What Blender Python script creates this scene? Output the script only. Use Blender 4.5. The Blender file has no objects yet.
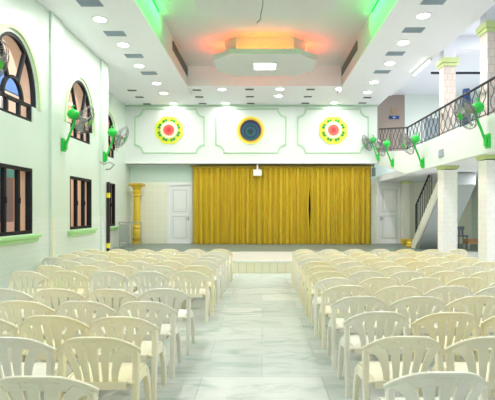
import bpy, math, random
from mathutils import Vector, Matrix, geometry
random.seed(7)
C = bpy.context.scene.collection
PI = math.pi
H = 1.6            # eye height
F = 450.0          # focal length in pixels (495 wide)
VX, VY = 262.0, 211.0

# ------------------------------------------------------------------ materials
def new_mat(name):
    m = bpy.data.materials.new(name); m.use_nodes = True
    nt = m.node_tree; nt.nodes.clear()
    out = nt.nodes.new('ShaderNodeOutputMaterial')
    b = nt.nodes.new('ShaderNodeBsdfPrincipled')
    nt.links.new(b.outputs[0], out.inputs[0])
    return m, nt, b
def paint(name, col, rough=.5, metal=0., var=.04, scale=6., bump=0., coat=0., spec=.5):
    """plain colour with a little noise"""
    m, nt, b = new_mat(name)
    tc = nt.nodes.new('ShaderNodeTexCoord')
    n = nt.nodes.new('ShaderNodeTexNoise'); n.inputs['Scale'].default_value = scale; n.inputs['Detail'].default_value = 3
    nt.links.new(tc.outputs['Object'], n.inputs['Vector'])
    mix = nt.nodes.new('ShaderNodeMix'); mix.data_type = 'RGBA'
    mix.inputs[6].default_value = (*[max(0, c*(1-var)) for c in col], 1)
    mix.inputs[7].default_value = (*[min(1, c*(1+var)) for c in col], 1)
    nt.links.new(n.outputs['Fac'], mix.inputs[0]); nt.links.new(mix.outputs[2], b.inputs['Base Color'])
    b.inputs['Roughness'].default_value = rough; b.inputs['Metallic'].default_value = metal
    b.inputs['Specular IOR Level'].default_value = spec
    b.inputs['Coat Weight'].default_value = coat
    if bump:
        bp = nt.nodes.new('ShaderNodeBump'); bp.inputs['Strength'].default_value = bump
        nt.links.new(n.outputs['Fac'], bp.inputs['Height']); nt.links.new(bp.outputs[0], b.inputs['Normal'])
    return m
def emit(name, col, s):
    m = bpy.data.materials.new(name); m.use_nodes = True
    nt = m.node_tree; nt.nodes.clear()
    o = nt.nodes.new('ShaderNodeOutputMaterial'); e = nt.nodes.new('ShaderNodeEmission')
    e.inputs[0].default_value = (*col, 1); e.inputs[1].default_value = s
    nt.links.new(e.outputs[0], o.inputs[0]); return m
def tile(name, c1, c2, mortar, w, h, swap='XZ', rough=.25, gap=.012, zmax=None, above=None, off=0.0, vein=None):
    """brick-texture tiles in object space; optional plain paint above zmax"""
    m, nt, b = new_mat(name)
    tc = nt.nodes.new('ShaderNodeTexCoord'); sp = nt.nodes.new('ShaderNodeSeparateXYZ')
    nt.links.new(tc.outputs['Object'], sp.inputs[0])
    cb = nt.nodes.new('ShaderNodeCombineXYZ')
    nt.links.new(sp.outputs[swap[0]], cb.inputs[0]); nt.links.new(sp.outputs[swap[1]], cb.inputs[1])
    br = nt.nodes.new('ShaderNodeTexBrick'); br.offset = off
    nt.links.new(cb.outputs[0], br.inputs['Vector'])
    br.inputs['Color1'].default_value = (*c1, 1); br.inputs['Color2'].default_value = (*c2, 1)
    br.inputs['Mortar'].default_value = (*mortar, 1); br.inputs['Scale'].default_value = 1
    br.inputs['Brick Width'].default_value = w; br.inputs['Row Height'].default_value = h
    br.inputs['Mortar Size'].default_value = gap; br.inputs['Mortar Smooth'].default_value = .3
    col = br.outputs['Color']
    if vein:
        n = nt.nodes.new('ShaderNodeTexNoise'); n.inputs['Scale'].default_value = vein[0]; n.inputs['Detail'].default_value = 8; n.inputs['Roughness'].default_value = .62
        n.inputs['Distortion'].default_value = 1.2
        mp = nt.nodes.new('ShaderNodeMapping'); mp.inputs['Scale'].default_value = vein[3]
        nt.links.new(tc.outputs['Object'], mp.inputs[0]); nt.links.new(mp.outputs[0], n.inputs['Vector'])
        rp = nt.nodes.new('ShaderNodeValToRGB'); rp.color_ramp.elements[0].position = vein[4]; rp.color_ramp.elements[1].position = vein[5]
        nt.links.new(n.outputs['Fac'], rp.inputs[0])
        ml = nt.nodes.new('ShaderNodeMath'); ml.operation = 'MULTIPLY'; ml.inputs[1].default_value = vein[2]
        nt.links.new(rp.outputs[0], ml.inputs[0])
        mx = nt.nodes.new('ShaderNodeMix'); mx.data_type = 'RGBA'; mx.inputs[7].default_value = (*vein[1], 1)
        nt.links.new(ml.outputs[0], mx.inputs[0]); nt.links.new(col, mx.inputs[6]); col = mx.outputs[2]
    if zmax is not None:
        gt = nt.nodes.new('ShaderNodeMath'); gt.operation = 'GREATER_THAN'; gt.inputs[1].default_value = zmax
        nt.links.new(sp.outputs['Z'], gt.inputs[0])
        mx2 = nt.nodes.new('ShaderNodeMix'); mx2.data_type = 'RGBA'; mx2.inputs[7].default_value = (*above, 1)
        nt.links.new(gt.outputs[0], mx2.inputs[0]); nt.links.new(col, mx2.inputs[6]); col = mx2.outputs[2]
    nt.links.new(col, b.inputs['Base Color']); b.inputs['Roughness'].default_value = rough
    return m

M = {}
WALLC = (.665, .765, .69)
M['wall'] = paint('mint_wall_paint', WALLC, .6, var=.015)
M['upper'] = paint('white_mint_wall_paint', (.75, .80, .765), .55, var=.01)
M['wall_tiled'] = tile('mint_wall_with_tiled_dado', (.69, .765, .72), (.71, .78, .73), (.76, .81, .765), .2, .1, 'YZ', .3, .008, 1.48, WALLC, .5)
M['ceil'] = paint('ceiling_white', (.84, .845, .91), .7, var=.01)
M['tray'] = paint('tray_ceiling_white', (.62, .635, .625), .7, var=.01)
M['white'] = paint('white_paint', (.85, .87, .85), .45, var=.02)
M['trim_green'] = paint('pale_green_moulding', (.46, .66, .46), .5, var=.03)
M['arch_green'] = paint('lime_green_moulding', (.60, .76, .44), .5, var=.03)
M['sill_green'] = paint('green_sill_paint', (.42, .72, .34), .4, var=.05)
M['marble'] = tile('marble_slab_floor', (.56, .60, .585), (.73, .74, .705), (.48, .53, .51), 1.15, .62, 'XY', .27, .006, off=.5,
                   vein=(1.6, (.33, .42, .39), .85, (.9, 2.8, 1), .50, .70))
M['stage_white'] = paint('white_marble', (.83, .84, .83), .2, var=.05, scale=4)
M['carpet'] = paint('grey_green_stage_floor', (.19, .235, .20), .45, var=.10, scale=9)
M['riser'] = tile('cream_riser_tile', (.86, .81, .60), (.88, .84, .66), (.72, .62, .36), .20, .32, 'XZ', .3, .01)
M['cream_tile'] = tile('cream_wall_tile', (.87, .87, .72), (.89, .88, .74), (.93, .93, .84), .30, .30, 'XZ', .3, .012, 2.72, (.72, .86, .80))
M['gold'] = paint('gold_paint', (.72, .50, .035), .35, var=.12, scale=14)
M['gold_dark'] = paint('deep_gold_paint', (.50, .32, .02), .4, var=.12, scale=14)
M['door'] = paint('lilac_white_door_paint', (.88, .88, .89), .4, var=.02)
M['door_groove'] = paint('door_moulding_paint', (.70, .70, .74), .5, var=.02)
M['steel'] = paint('steel_tube', (.42, .47, .48), .35, .7)
M['black'] = paint('black_window_frame', (.012, .013, .016), .55, var=.1, spec=.2)
M['iron'] = paint('black_iron', (.02, .024, .032), .5, .0, spec=.3)
M['green'] = paint('bright_green_enamel', (.01, .54, .05), .3, var=.06, coat=.3)
M['wire'] = paint('dark_guard_wire', (.16, .17, .17), .4, .5)
M['blade'] = paint('grey_fan_blade', (.36, .37, .35), .4)
M['vent'] = paint('blue_grey_grille', (.36, .43, .52), .5)
M['vent_dark'] = paint('dark_grey_grille', (.13, .15, .14), .6)
M['tan'] = paint('brown_wall_paint', (.36, .29, .25), .6, var=.03)
M['peach'] = paint('peach_wall_paint', (.86, .56, .38), .7, var=.06, scale=2)
M['violet'] = paint('violet_grey_sheet', (.22, .21, .27), .6, var=.1, scale=2)
M['pinkw'] = paint('pale_pink_plaster', (.82, .64, .62), .7)
M['blue'] = paint('blue_tarpaulin', (.03, .22, .62), .5, var=.1)
M['navy'] = paint('navy_cloth', (.02, .06, .22), .7, var=.2)
M['teal'] = paint('teal_paint', (.05, .48, .52), .5)
M['yellow'] = paint('hazard_yellow', (.85, .72, .03), .5)
M['wood'] = paint('brown_wood', (.36, .21, .09), .4, var=.2, scale=10)
M['grey_pl'] = paint('dark_grey_plastic', (.13, .16, .18), .4)
M['slate'] = paint('blue_grey_door_paint', (.33, .38, .42), .5)
M['stair_grey'] = paint('grey_plaster', (.40, .43, .44), .8, var=.03)
M['cream_wall'] = paint('cream_wall_paint', (.80, .80, .70), .6, var=.02)
M['pillar'] = tile('pillar_tile', (.90, .90, .89), (.91, .88, .88), (.85, .82, .81), .16, .12, 'XZ', .25, .006, off=.5,
                   vein=(9, (.80, .70, .68), .35, (1, 1, 1), .5, .7))
M['pillar_up'] = tile('pink_pillar_tile', (.74, .64, .59), (.77, .68, .63), (.64, .52, .47), .13, .16, 'XZ', .3, .008, off=.5)
M['capital'] = paint('lime_capital_paint', (.62, .72, .33), .5, var=.06)
M['cable'] = paint('grey_cable', (.35, .35, .33), .6)
M['lamp'] = emit('downlight_disc', (1, 1, 1), 9)
M['panel_lamp'] = emit('square_panel_lamp', (1, 1, 1), 6)
M['tube'] = emit('tube_lamp', (1, 1, 1), 7)
M['led_green'] = emit('green_led', (.0, 1, .06), .9)
M['led_orange'] = emit('orange_led', (1, .30, .01), 1.2)
M['led_red'] = emit('red_orange_led', (1, .12, .01), 1.2)
PLASTIC = {
 'ivory': paint('ivory_plastic', (.91, .845, .66), .34, var=.03),
 'yellowed': paint('yellowed_plastic', (.905, .82, .575), .36, var=.04),
 'greyish white': paint('greyish_white_plastic', (.86, .825, .715), .34, var=.03),
 'bright white': paint('bright_white_plastic', (.93, .89, .78), .32, var=.02),
}
def curtain_mat():
    m, nt, b = new_mat('golden_satin_curtain')
    tc = nt.nodes.new('ShaderNodeTexCoord'); mp = nt.nodes.new('ShaderNodeMapping'); mp.inputs['Scale'].default_value = (9, 1, .25)
    n = nt.nodes.new('ShaderNodeTexNoise'); n.inputs['Scale'].default_value = 1.6; n.inputs['Detail'].default_value = 4
    r = nt.nodes.new('ShaderNodeValToRGB')
    r.color_ramp.elements[0].position = .35; r.color_ramp.elements[0].color = (.52, .34, .0015, 1)
    r.color_ramp.elements[1].position = .68; r.color_ramp.elements[1].color = (.66, .455, .003, 1)
    nt.links.new(tc.outputs['Object'], mp.inputs[0]); nt.links.new(mp.outputs[0], n.inputs['Vector'])
    nt.links.new(n.outputs['Fac'], r.inputs[0]); nt.links.new(r.outputs[0], b.inputs['Base Color'])
    b.inputs['Roughness'].default_value = .55; b.inputs['Sheen Weight'].default_value = .2
    return m
M['curtain'] = curtain_mat()
def glass_mat():
    m = bpy.data.materials.new('window_glass'); m.use_nodes = True
    nt = m.node_tree; nt.nodes.clear()
    o = nt.nodes.new('ShaderNodeOutputMaterial'); mx = nt.nodes.new('ShaderNodeMixShader')
    t = nt.nodes.new('ShaderNodeBsdfTransparent'); g = nt.nodes.new('ShaderNodeBsdfGlossy')
    t.inputs[0].default_value = (.93, .95, .96, 1); g.inputs['Roughness'].default_value = .02
    mx.inputs[0].default_value = .05
    nt.links.new(t.outputs[0], mx.inputs[1]); nt.links.new(g.outputs[0], mx.inputs[2])
    nt.links.new(mx.outputs[0], o.inputs[0]); return m
M['glass'] = glass_mat()
def rings_mat(name, stops, swirl=0):
    """concentric painted rings around local Y axis (radius in metres)"""
    m, nt, b = new_mat(name)
    tc = nt.nodes.new('ShaderNodeTexCoord'); sp = nt.nodes.new('ShaderNodeSeparateXYZ')
    nt.links.new(tc.outputs['Object'], sp.inputs[0])
    cb = nt.nodes.new('ShaderNodeCombineXYZ'); nt.links.new(sp.outputs[0], cb.inputs[0]); nt.links.new(sp.outputs[2], cb.inputs[1])
    ln = nt.nodes.new('ShaderNodeVectorMath'); ln.operation = 'LENGTH'; nt.links.new(cb.outputs[0], ln.inputs[0])
    val = ln.outputs['Value']
    if swirl:
        at = nt.nodes.new('ShaderNodeMath'); at.operation = 'ARCTAN2'
        nt.links.new(sp.outputs[2], at.inputs[0]); nt.links.new(sp.outputs[0], at.inputs[1])
        s = nt.nodes.new('ShaderNodeMath'); s.operation = 'SINE'; nt.links.new(at.outputs[0], s.inputs[0])
        ma = nt.nodes.new('ShaderNodeMath'); ma.operation = 'MULTIPLY_ADD'; ma.inputs[1].default_value = swirl
        nt.links.new(s.outputs[0], ma.inputs[0]); nt.links.new(val, ma.inputs[2]); val = ma.outputs[0]
    r = nt.nodes.new('ShaderNodeValToRGB'); e = r.color_ramp.elements
    while len(e) < len(stops): e.new(.5)
    for i, (p, c) in enumerate(stops): e[i].position = p; e[i].color = (*c, 1)
    nt.links.new(val, r.inputs[0]); nt.links.new(r.outputs[0], b.inputs['Base Color']); b.inputs['Roughness'].default_value = .4
    return m

# ------------------------------------------------------------------ mesh builder
class MB:
    def __init__(s): s.v = []; s.f = []
    def add(s, vs, fs):
        n = len(s.v); s.v += [tuple(p) for p in vs]; s.f += [tuple(i+n for i in f) for f in fs]; return s
    def box(s, x0, x1, y0, y1, z0, z1):
        return s.add([(x0,y0,z0),(x1,y0,z0),(x1,y1,z0),(x0,y1,z0),(x0,y0,z1),(x1,y0,z1),(x1,y1,z1),(x0,y1,z1)],
                     [(0,3,2,1),(4,5,6,7),(0,1,5,4),(1,2,6,5),(2,3,7,6),(3,0,4,7)])
    def loft(s, secs, cap=True, closed=False):
        n = len(secs[0]); vs = [p for q in secs for p in q]; fs = []
        m = len(secs)
        for i in range(m if closed else m-1):
            j = (i+1) % m
            for k in range(n):
                k2 = (k+1) % n
                fs.append((i*n+k, i*n+k2, j*n+k2, j*n+k))
        if cap and not closed:
            fs.append(tuple(reversed(range(n)))); fs.append(tuple(range((m-1)*n, m*n)))
        return s.add(vs, fs)
    def tube(s, path, r, n=6, closed=False):
        P = [Vector(p) for p in path]; secs = []; m = len(P)
        up = Vector((0, 0, 1))
        prev = None
        for i, p in enumerate(P):
            if closed: t = P[(i+1) % m] - P[i-1]
            else: t = P[min(i+1, m-1)] - P[max(i-1, 0)]
            t.normalize()
            if prev is None:
                a = t.cross(up)
                if a.length < .05: a = t.cross(Vector((1, 0, 0)))
            else: a = prev - t*prev.dot(t)
            a.normalize(); prev = a; b = t.cross(a)
            rr = r[i] if isinstance(r, (list, tuple)) else r
            secs.append([p + (a*math.cos(2*PI*k/n) + b*math.sin(2*PI*k/n))*rr for k in range(n)])
        return s.loft(secs, True, closed)
    def lathe(s, prof, n=20, mat=None):
        """prof: (r, z) list from bottom to top, around Z, optional matrix"""
        secs = [[Vector((r*math.cos(2*PI*k/n), r*math.sin(2*PI*k/n), z)) for k in range(n)] for r, z in prof]
        if mat is not None: secs = [[mat @ p for p in q] for q in secs]
        return s.loft(secs)
    def prism(s, poly, f0, f1):
        """poly of 2-D points; f0,f1 map (a,b)->3-D for both ends"""
        n = len(poly)
        return s.add([f0(*p) for p in poly] + [f1(*p) for p in poly],
                     [tuple(reversed(range(n))), tuple(range(n, 2*n))] + [(i, (i+1) % n, (i+1) % n+n, i+n) for i in range(n)])
    def slab_holes(s, loops, f0, f1):
        """polygon with holes, given thickness"""
        tris = geometry.tessellate_polygon([[Vector((a, b, 0)) for a, b in L] for L in loops])
        flat = [p for L in loops for p in L]; n = len(flat)
        s0 = len(s.v)
        s.v += [tuple(f0(*p)) for p in flat] + [tuple(f1(*p)) for p in flat]
        for t in tris:
            s.f.append(tuple(s0+i for i in t)); s.f.append(tuple(s0+n+i for i in reversed(t)))
        k = 0
        for L in loops:
            m = len(L)
            for i in range(m):
                a = k+i; b = k+(i+1) % m
                s.f.append((s0+a, s0+b, s0+n+b, s0+n+a))
            k += m
        return s
    def sheet(s, fn, us, vs, th):
        nu, nv = len(us), len(vs)
        P = [[Vector(fn(u, v)) for v in vs] for u in us]
        def nrm(i, j):
            a = P[min(i+1, nu-1)][j] - P[max(i-1, 0)][j]; b = P[i][min(j+1, nv-1)] - P[i][max(j-1, 0)]
            c = a.cross(b); return c.normalized() if c.length > 1e-9 else Vector((0, 1, 0))
        A = [P[i][j] + nrm(i, j)*th/2 for i in range(nu) for j in range(nv)]
        B = [P[i][j] - nrm(i, j)*th/2 for i in range(nu) for j in range(nv)]
        N = nu*nv; f = []
        for i in range(nu-1):
            for j in range(nv-1):
                q = (i*nv+j, (i+1)*nv+j, (i+1)*nv+j+1, i*nv+j+1)
                f.append(q); f.append(tuple(N+k for k in reversed(q)))
        ring = [(i, 0) for i in range(nu)] + [(nu-1, j) for j in range(1, nv)] + [(i, nv-1) for i in range(nu-2, -1, -1)] + [(0, j) for j in range(nv-2, 0, -1)]
        R = [i*nv+j for i, j in ring]
        for k in range(len(R)):
            a, b = R[k], R[(k+1) % len(R)]; f.append((a, N+a, N+b, b))
        return s.add(A+B, f)
    def build(s, name, mat, parent=None, smooth=False, bevel=0.):
        me = bpy.data.meshes.new(name); me.from_pydata(s.v, [], s.f); me.validate(); me.update()
        import bmesh
        bm = bmesh.new(); bm.from_mesh(me); bmesh.ops.recalc_face_normals(bm, faces=bm.faces); bm.to_mesh(me); bm.free()
        me.materials.append(mat)
        o = bpy.data.objects.new(name, me); C.objects.link(o)
        if parent: o.parent = parent
        if smooth:
            for p in me.polygons: p.use_smooth = True
            try: me.set_sharp_from_angle(angle=math.radians(40))
            except Exception: pass
        if bevel:
            b = o.modifiers.new('bevel', 'BEVEL'); b.width = bevel; b.segments = 2; b.limit_method = 'ANGLE'
        return o
def tag(o, label=None, cat=None, group=None, kind=None):
    if label: o['label'] = label
    if cat: o['category'] = cat
    if group: o['group'] = group
    if kind: o['kind'] = kind
    return o
def empty(name, loc, rz=0.):
    o = bpy.data.objects.new(name, None); C.objects.link(o); o.location = loc; o.rotation_euler = (0, 0, rz)
    o.empty_display_size = .1; return o
def struct(o): o['kind'] = 'structure'; return o
def copy_tree(o, parent=None):
    c = o.copy(); C.objects.link(c)
    if parent: c.parent = parent
    for ch in list(o.children): copy_tree(ch, c)
    return c
ORD = ['first', 'second', 'third', 'fourth', 'fifth', 'sixth', 'seventh', 'eighth', 'ninth', 'tenth', 'eleventh', 'twelfth', 'thirteenth', 'fourteenth']

# ------------------------------------------------------------------ dimensions of the hall
XL, XLF = -4.18, -5.15        # left wall, recessed left wall beside the stage
YL_END = 12.1                 # where the near left wall stops
D_UP, D_BACK = 17.0, 17.6     # upper wall above the stage, wall behind the stage
Z_SIDE, Z_BK = H+3.92, H+4.0  # side ceiling strips, ceiling strip before the stage
Z_TRAY = H+4.65
TXL, TXR = -2.40, 2.56        # tray opening
XG = 4.36                     # gallery front
Z_SOF, Z_FT, Z_RAIL = H+1.13, H+1.84, H+2.54
Z_GC = 6.12                   # gallery ceiling
XR = 8.2
D_ST, S_ST = 11.6, .32        # stage front and height
Y0 = -2.5                     # behind the camera

# ------------------------------------------------------------------ setting: floor, stage
struct(MB().box(XLF-.3, XR+.2, Y0, D_BACK+.3, -.12, 0).build('floor', M['marble']))
st = empty('stage', (0, D_ST, 0)); struct(st)
MB().box(XLF, XR, .015, D_BACK-D_ST, 0.0, S_ST-.04).build('stage_body', M['stage_white'], st)
MB().box(XL, XR, 0, .014, 0.0, S_ST-.042).build('stage_riser', M['riser'], st)
MB().box(XL, XR, -.04, 2.6, S_ST-.04, S_ST).build('marble_border', M['stage_white'], st, bevel=.006)
MB().box(XLF, XR, 2.6, D_BACK-D_ST, S_ST-.04, S_ST+.006).build('stage_floor', M['carpet'], st)

# ------------------------------------------------------------------ left wall with windows
def arch_pts(yc, hw, zb, zs, zt, hr, n=22):
    """lower pane row (half width hr, zb..zs), then an elliptical arch (half width hw) up to zt; (y,z) counter-clockwise"""
    p = [(yc-hr, zb), (yc+hr, zb), (yc+hr, zs)]
    for k in range(n+1):
        a = PI*k/n
        p.append((yc+hw*math.cos(a), zs+.001+(zt-zs)*abs(math.sin(a))**.9))
    p.append((yc-hr, zs)); return p
WIN = [(7.62, 7.57), (10.38, 10.42)]            # centre of arch, centre of lower window
ZAB, ZAS, ZAT = 3.21, 3.50, 4.60
ZLB, ZLT = 1.19, 2.37
HW, HR, LW = .73, .57, .63
holes = []
for ya, yl in WIN + [(4.86, 4.72), (2.1, 1.95)]:
    holes.append(arch_pts(ya, HW, ZAB, ZAS, ZAT, HR))
    holes.append([(yl-LW, ZLB), (yl+LW, ZLB), (yl+LW, ZLT), (yl-LW, ZLT)])
outer = [(Y0, 0), (YL_END, 0), (YL_END, Z_SIDE+.2), (Y0, Z_SIDE+.2)]
w = MB().slab_holes([outer]+holes, lambda y, z: (XL, y, z), lambda y, z: (XL-.08, y, z))
struct(w.build('wall_left', M['wall_tiled']))
w = MB().slab_holes([outer]+holes, lambda y, z: (XL-.081, y, z), lambda y, z: (XL-.30, y, z))
struct(w.build('wall_left_outside', M['peach']))
struct(MB().box(XLF-.3, XR+.2, Y0-.2, Y0, 0, Z_GC+.3).build('wall_rear', M['upper']))
# recessed part of the left wall beside the stage
Y3A, Y3L = 15.12, 15.2
h3 = [arch_pts(Y3A, .70, 3.42, 3.72, 4.85, .55), [(Y3L-.6, 1.08), (Y3L+.6, 1.08), (Y3L+.6, 2.55), (Y3L-.6, 2.55)]]
w = MB().slab_holes([[(YL_END-.1, 0), (D_BACK+.2, 0), (D_BACK+.2, Z_BK+.3), (YL_END-.1, Z_BK+.3)]]+h3,
                    lambda y, z: (XLF, y, z), lambda y, z: (XLF-.08, y, z))
struct(w.build('wall_left_recess', M['wall_tiled']))
w = MB().slab_holes([[(YL_END-.1, 0), (D_BACK+.2, 0), (D_BACK+.2, Z_BK+.3), (YL_END-.1, Z_BK+.3)]]+h3, lambda y, z: (XLF-.081, y, z), lambda y, z: (XLF-.30, y, z))
struct(w.build('wall_left_recess_outside', M['peach']))
struct(MB().box(XLF-.3, XL-.08, YL_END-.1, YL_END, 0, Z_BK+.3).build('wall_return', M['wall']))
struct(MB().box(XLF-.3, XL-.302, YL_END-.13, YL_END-.1, -.12, Z_BK+.3).build('wall_return_outside', M['peach']))
# pilasters (flat painted strips standing proud of the wall)
for i, yy in enumerate((9.08, 6.2, 11.85)):
    struct(MB().box(XL, XL+.05, yy-.24, yy+.24, 0, Z_SIDE).build('trim_%d' % (i+1), M['wall_tiled'], bevel=.004))
b = tag(MB().box(XL+.05, XL+.062, 8.86, 8.91, 0, 1.48).build('corner_bead', paint('cream_bead', (.86, .80, .50), .4)), 'thin cream vertical tile bead on the left wall between the two windows', 'tile bead')
b['kind'] = 'structure'

def build_window(name, X, ya, yl, zab, zas, zat, hw, hr, zlb, zlt, lw, lname):
    fx = X-.055
    # ---- arched light
    r = struct(empty(name, (X, ya, zab)))
    def L(x, y, z): return (x-X, y-ya, z-zab)
    fr = MB(); pts = arch_pts(ya, hw, zab, zas, zat, hr)
    inner = arch_pts(ya, hw-.055, zab+.05, zas+.0, zat-.055, hr-.05)
    fr.slab_holes([pts, inner], lambda y, z: L(fx+.04, y, z), lambda y, z: L(fx-.03, y, z))
    fr.build('window_frame', M['black'], r)
    def bar(p, q, wd=.028):
        p = Vector((0, *p)); q = Vector((0, *q)); t = (q-p).normalized(); n = Vector((0, -t.z, t.y))*wd
        c = [p+n, p-n, q-n, q+n]
        m = MB().add([L(fx+.035, v.y, v.z) for v in c]+[L(fx-.025, v.y, v.z) for v in c],
                     [(0, 1, 2, 3), (7, 6, 5, 4), (0, 4, 5, 1), (1, 5, 6, 2), (2, 6, 7, 3), (3, 7, 4, 0)])
        m.build('mullion', M['black'], r)
    bar((ya-hw+.02, zas), (ya+hw-.02, zas), .03)
    for k in (-1, 1): bar((ya+k*hr/3, zab+.02), (ya+k*hr/3, zas))
    ri = .30; hh = zat-zas
    for a in (60, 120): bar((ya+ri*math.cos(math.radians(a)), zas+ri*1.25*math.sin(math.radians(a))),
                            (ya+(hw-.03)*math.cos(math.radians(a-4 if a < 90 else a+4)), zas+(hh-.03)*math.sin(math.radians(a))))
    m = MB(); sec = []
    n = 16
    o = [(ya+(ri+.025)*math.cos(PI*k/n), zas+(ri*1.25+.025)*math.sin(PI*k/n)) for k in range(n+1)]
    i_ = [(ya+(ri-.025)*math.cos(PI*k/n), zas+(ri*1.25-.025)*math.sin(PI*k/n)) for k in range(n, -1, -1)]
    m.prism(o+i_, lambda y, z: L(fx+.035, y, z), lambda y, z: L(fx-.025, y, z)); m.build('fan_arc', M['black'], r)
    MB().prism([(y, z) for y, z in arch_pts(ya, hw-.03, zab+.02, zas, zat-.03, hr-.03)], lambda y, z: L(fx+.003, y, z), lambda y, z: L(fx-.003, y, z)).build('glass', M['glass'], r)
    # moulding round the arch
    n = 26
    o = [(ya+(hw+.13)*math.cos(PI*k/n), zas+(hh+.13)*abs(math.sin(PI*k/n))**.9) for k in range(n+1)]
    i_ = [(ya+(hw+.06)*math.cos(PI*k/n), zas+(hh+.06)*abs(math.sin(PI*k/n))**.9) for k in range(n, -1, -1)]
    MB().prism(o+i_, lambda y, z: L(X+.035, y, z), lambda y, z: L(X-.001, y, z)).build('arch_moulding', M['arch_green'], r)
    # ---- lower sliding window
    r2 = struct(empty(lname, (X, yl, zlb)))
    def L2(y0, y1, z0, z1, x0=.03, x1=.04): return MB().box(fx-x0-X, fx+x1-X, y0-yl, y1-yl, z0-zlb, z1-zlb)
    m = MB(); t = .06
    m.slab_holes([[(yl-lw, zlb), (yl+lw, zlb), (yl+lw, zlt), (yl-lw, zlt)], [(yl-lw+t, zlb+t), (yl+lw-t, zlb+t), (yl+lw-t, zlt-t), (yl-lw+t, zlt-t)]],
                 lambda y, z: (fx+.05-X, y-yl, z-zlb), lambda y, z: (fx-.05-X, y-yl, z-zlb))
    m.build('window_frame', M['black'], r2)
    for k in (-1, 1):
        yy = yl+k*lw/3
        L2(yy-.03, yy+.03, zlb+t, zlt-t).build('mullion', M['black'], r2)
        L2(yy-.012, yy+.012, (zlb+zlt)/2-.05, (zlb+zlt)/2+.05, -.04, .06).build('window_latch', M['black'], r2)
    L2(yl-lw+t/2, yl+lw-t/2, zlb+t/2, zlt-t/2, .004, .004).build('glass', M['glass'], r2)
    s = MB()
    s.box(-.02, .12, -lw-.12, lw+.12, -.07, -.012); s.box(-.001, .07, -lw-.09, lw+.09, -.14, -.07)
    s.build('window_sill', M['sill_green'], r2, bevel=.01)
for i, (ya, yl) in enumerate(WIN):
    build_window('window_%d' % (2*i+1), XL, ya, yl, ZAB, ZAS, ZAT, HW, HR, ZLB, ZLT, LW, 'window_%d' % (2*i+2))
build_window('window_5', XLF, Y3A, Y3L, 3.42, 3.72, 4.85, .70, .55, 1.08, 2.55, .6, 'window_6')

# ------------------------------------------------------------------ back of the hall
# upper wall over the stage opening
Z_UB = H+1.79
struct(MB().box(XLF, XG, D_UP, D_UP+.18, Z_UB, Z_BK+.3).build('wall_upper', M['upper']))
struct(MB().box(XLF, XG, D_UP+.18, D_BACK, Z_UB+.02, Z_UB+.14).build('wall_upper_soffit', M['stair_grey']))
# wall behind the stage, with two doors let into it
def px(x, d): return (x-VX)*d/F
def pz(y, d): return H+(VY-y)*d/F
DL0, DL1 = px(168.2, D_BACK), px(191.2, D_BACK)
DR0, DR1 = px(378, D_BACK), px(401, D_BACK)
ZD = pz(184, D_BACK)
loops = [[(XLF-.2, 0), (XR+.2, 0), (XR+.2, Z_GC), (XLF-.2, Z_GC)],
         [(DL0, S_ST+.01), (DL1, S_ST+.01), (DL1, ZD), (DL0, ZD)], [(DR0, S_ST+.01), (DR1, S_ST+.01), (DR1, ZD), (DR0, ZD)]]
struct(MB().slab_holes(loops, lambda x, z: (x, D_BACK, z), lambda x, z: (x, D_BACK+.2, z)).build('wall_back', M['cream_tile']))
struct(MB().box(-2.6, XG-.1, D_BACK-.02, D_BACK-.002, S_ST+.01, Z_UB).build('wall_stage', paint('curtain_gap_shade', (.10, .08, .04), .8)))  # dark brown colour stands in for the shade behind the curtain slit
def door(name, x0, x1, hs):
    r = struct(empty(name, ((x0+x1)/2, D_BACK, S_ST+.01)))
    w = (x1-x0)/2; h = ZD-S_ST-.01
    MB().slab_holes([[(-w-.05, 0), (w+.05, 0), (w+.05, h+.07), (-w-.05, h+.07)], [(-w+.05, .004), (w-.05, .004), (w-.05, h-.05), (-w+.05, h-.05)]],
                    lambda x, z: (x, -.03, z), lambda x, z: (x, .10, z)).build('door_frame', M['door'], r, bevel=.008)
    leaf = MB().box(-w+.05, w-.05, .03, .07, .005, h-.05).build('door_leaf', M['door'], r)
    for z0, z1 in ((.2, .47*h), (.53*h, h-.2)):
        a = w-.17
        MB().slab_holes([[(-a, z0), (a, z0), (a, z1), (-a, z1)], [(-a+.035, z0+.035), (a-.035, z0+.035), (a-.035, z1-.035), (-a+.035, z1-.035)]],
                        lambda x, z: (x, .012, z), lambda x, z: (x, .035, z)).build('panel_moulding', M['door_groove'], leaf, bevel=.006)
        MB().box(-a+.09, a-.09, .018, .033, z0+.09, z1-.09).build('raised_panel', M['door'], leaf, bevel=.008)
    hd = MB(); hd.box(hs*(w-.12)-.02, hs*(w-.12)+.02, .012, .032, .42*h-.09, .42*h+.09)
    hd.tube([(hs*(w-.12), .02, .42*h), (hs*(w-.12), -.03, .42*h), (hs*(w-.24), -.03, .42*h)], .012, 8)
    hd.build('door_handle', M['steel'], leaf)
door('door_1', DL0, DL1, 1); door('door_2', DR0, DR1, -1)
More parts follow.
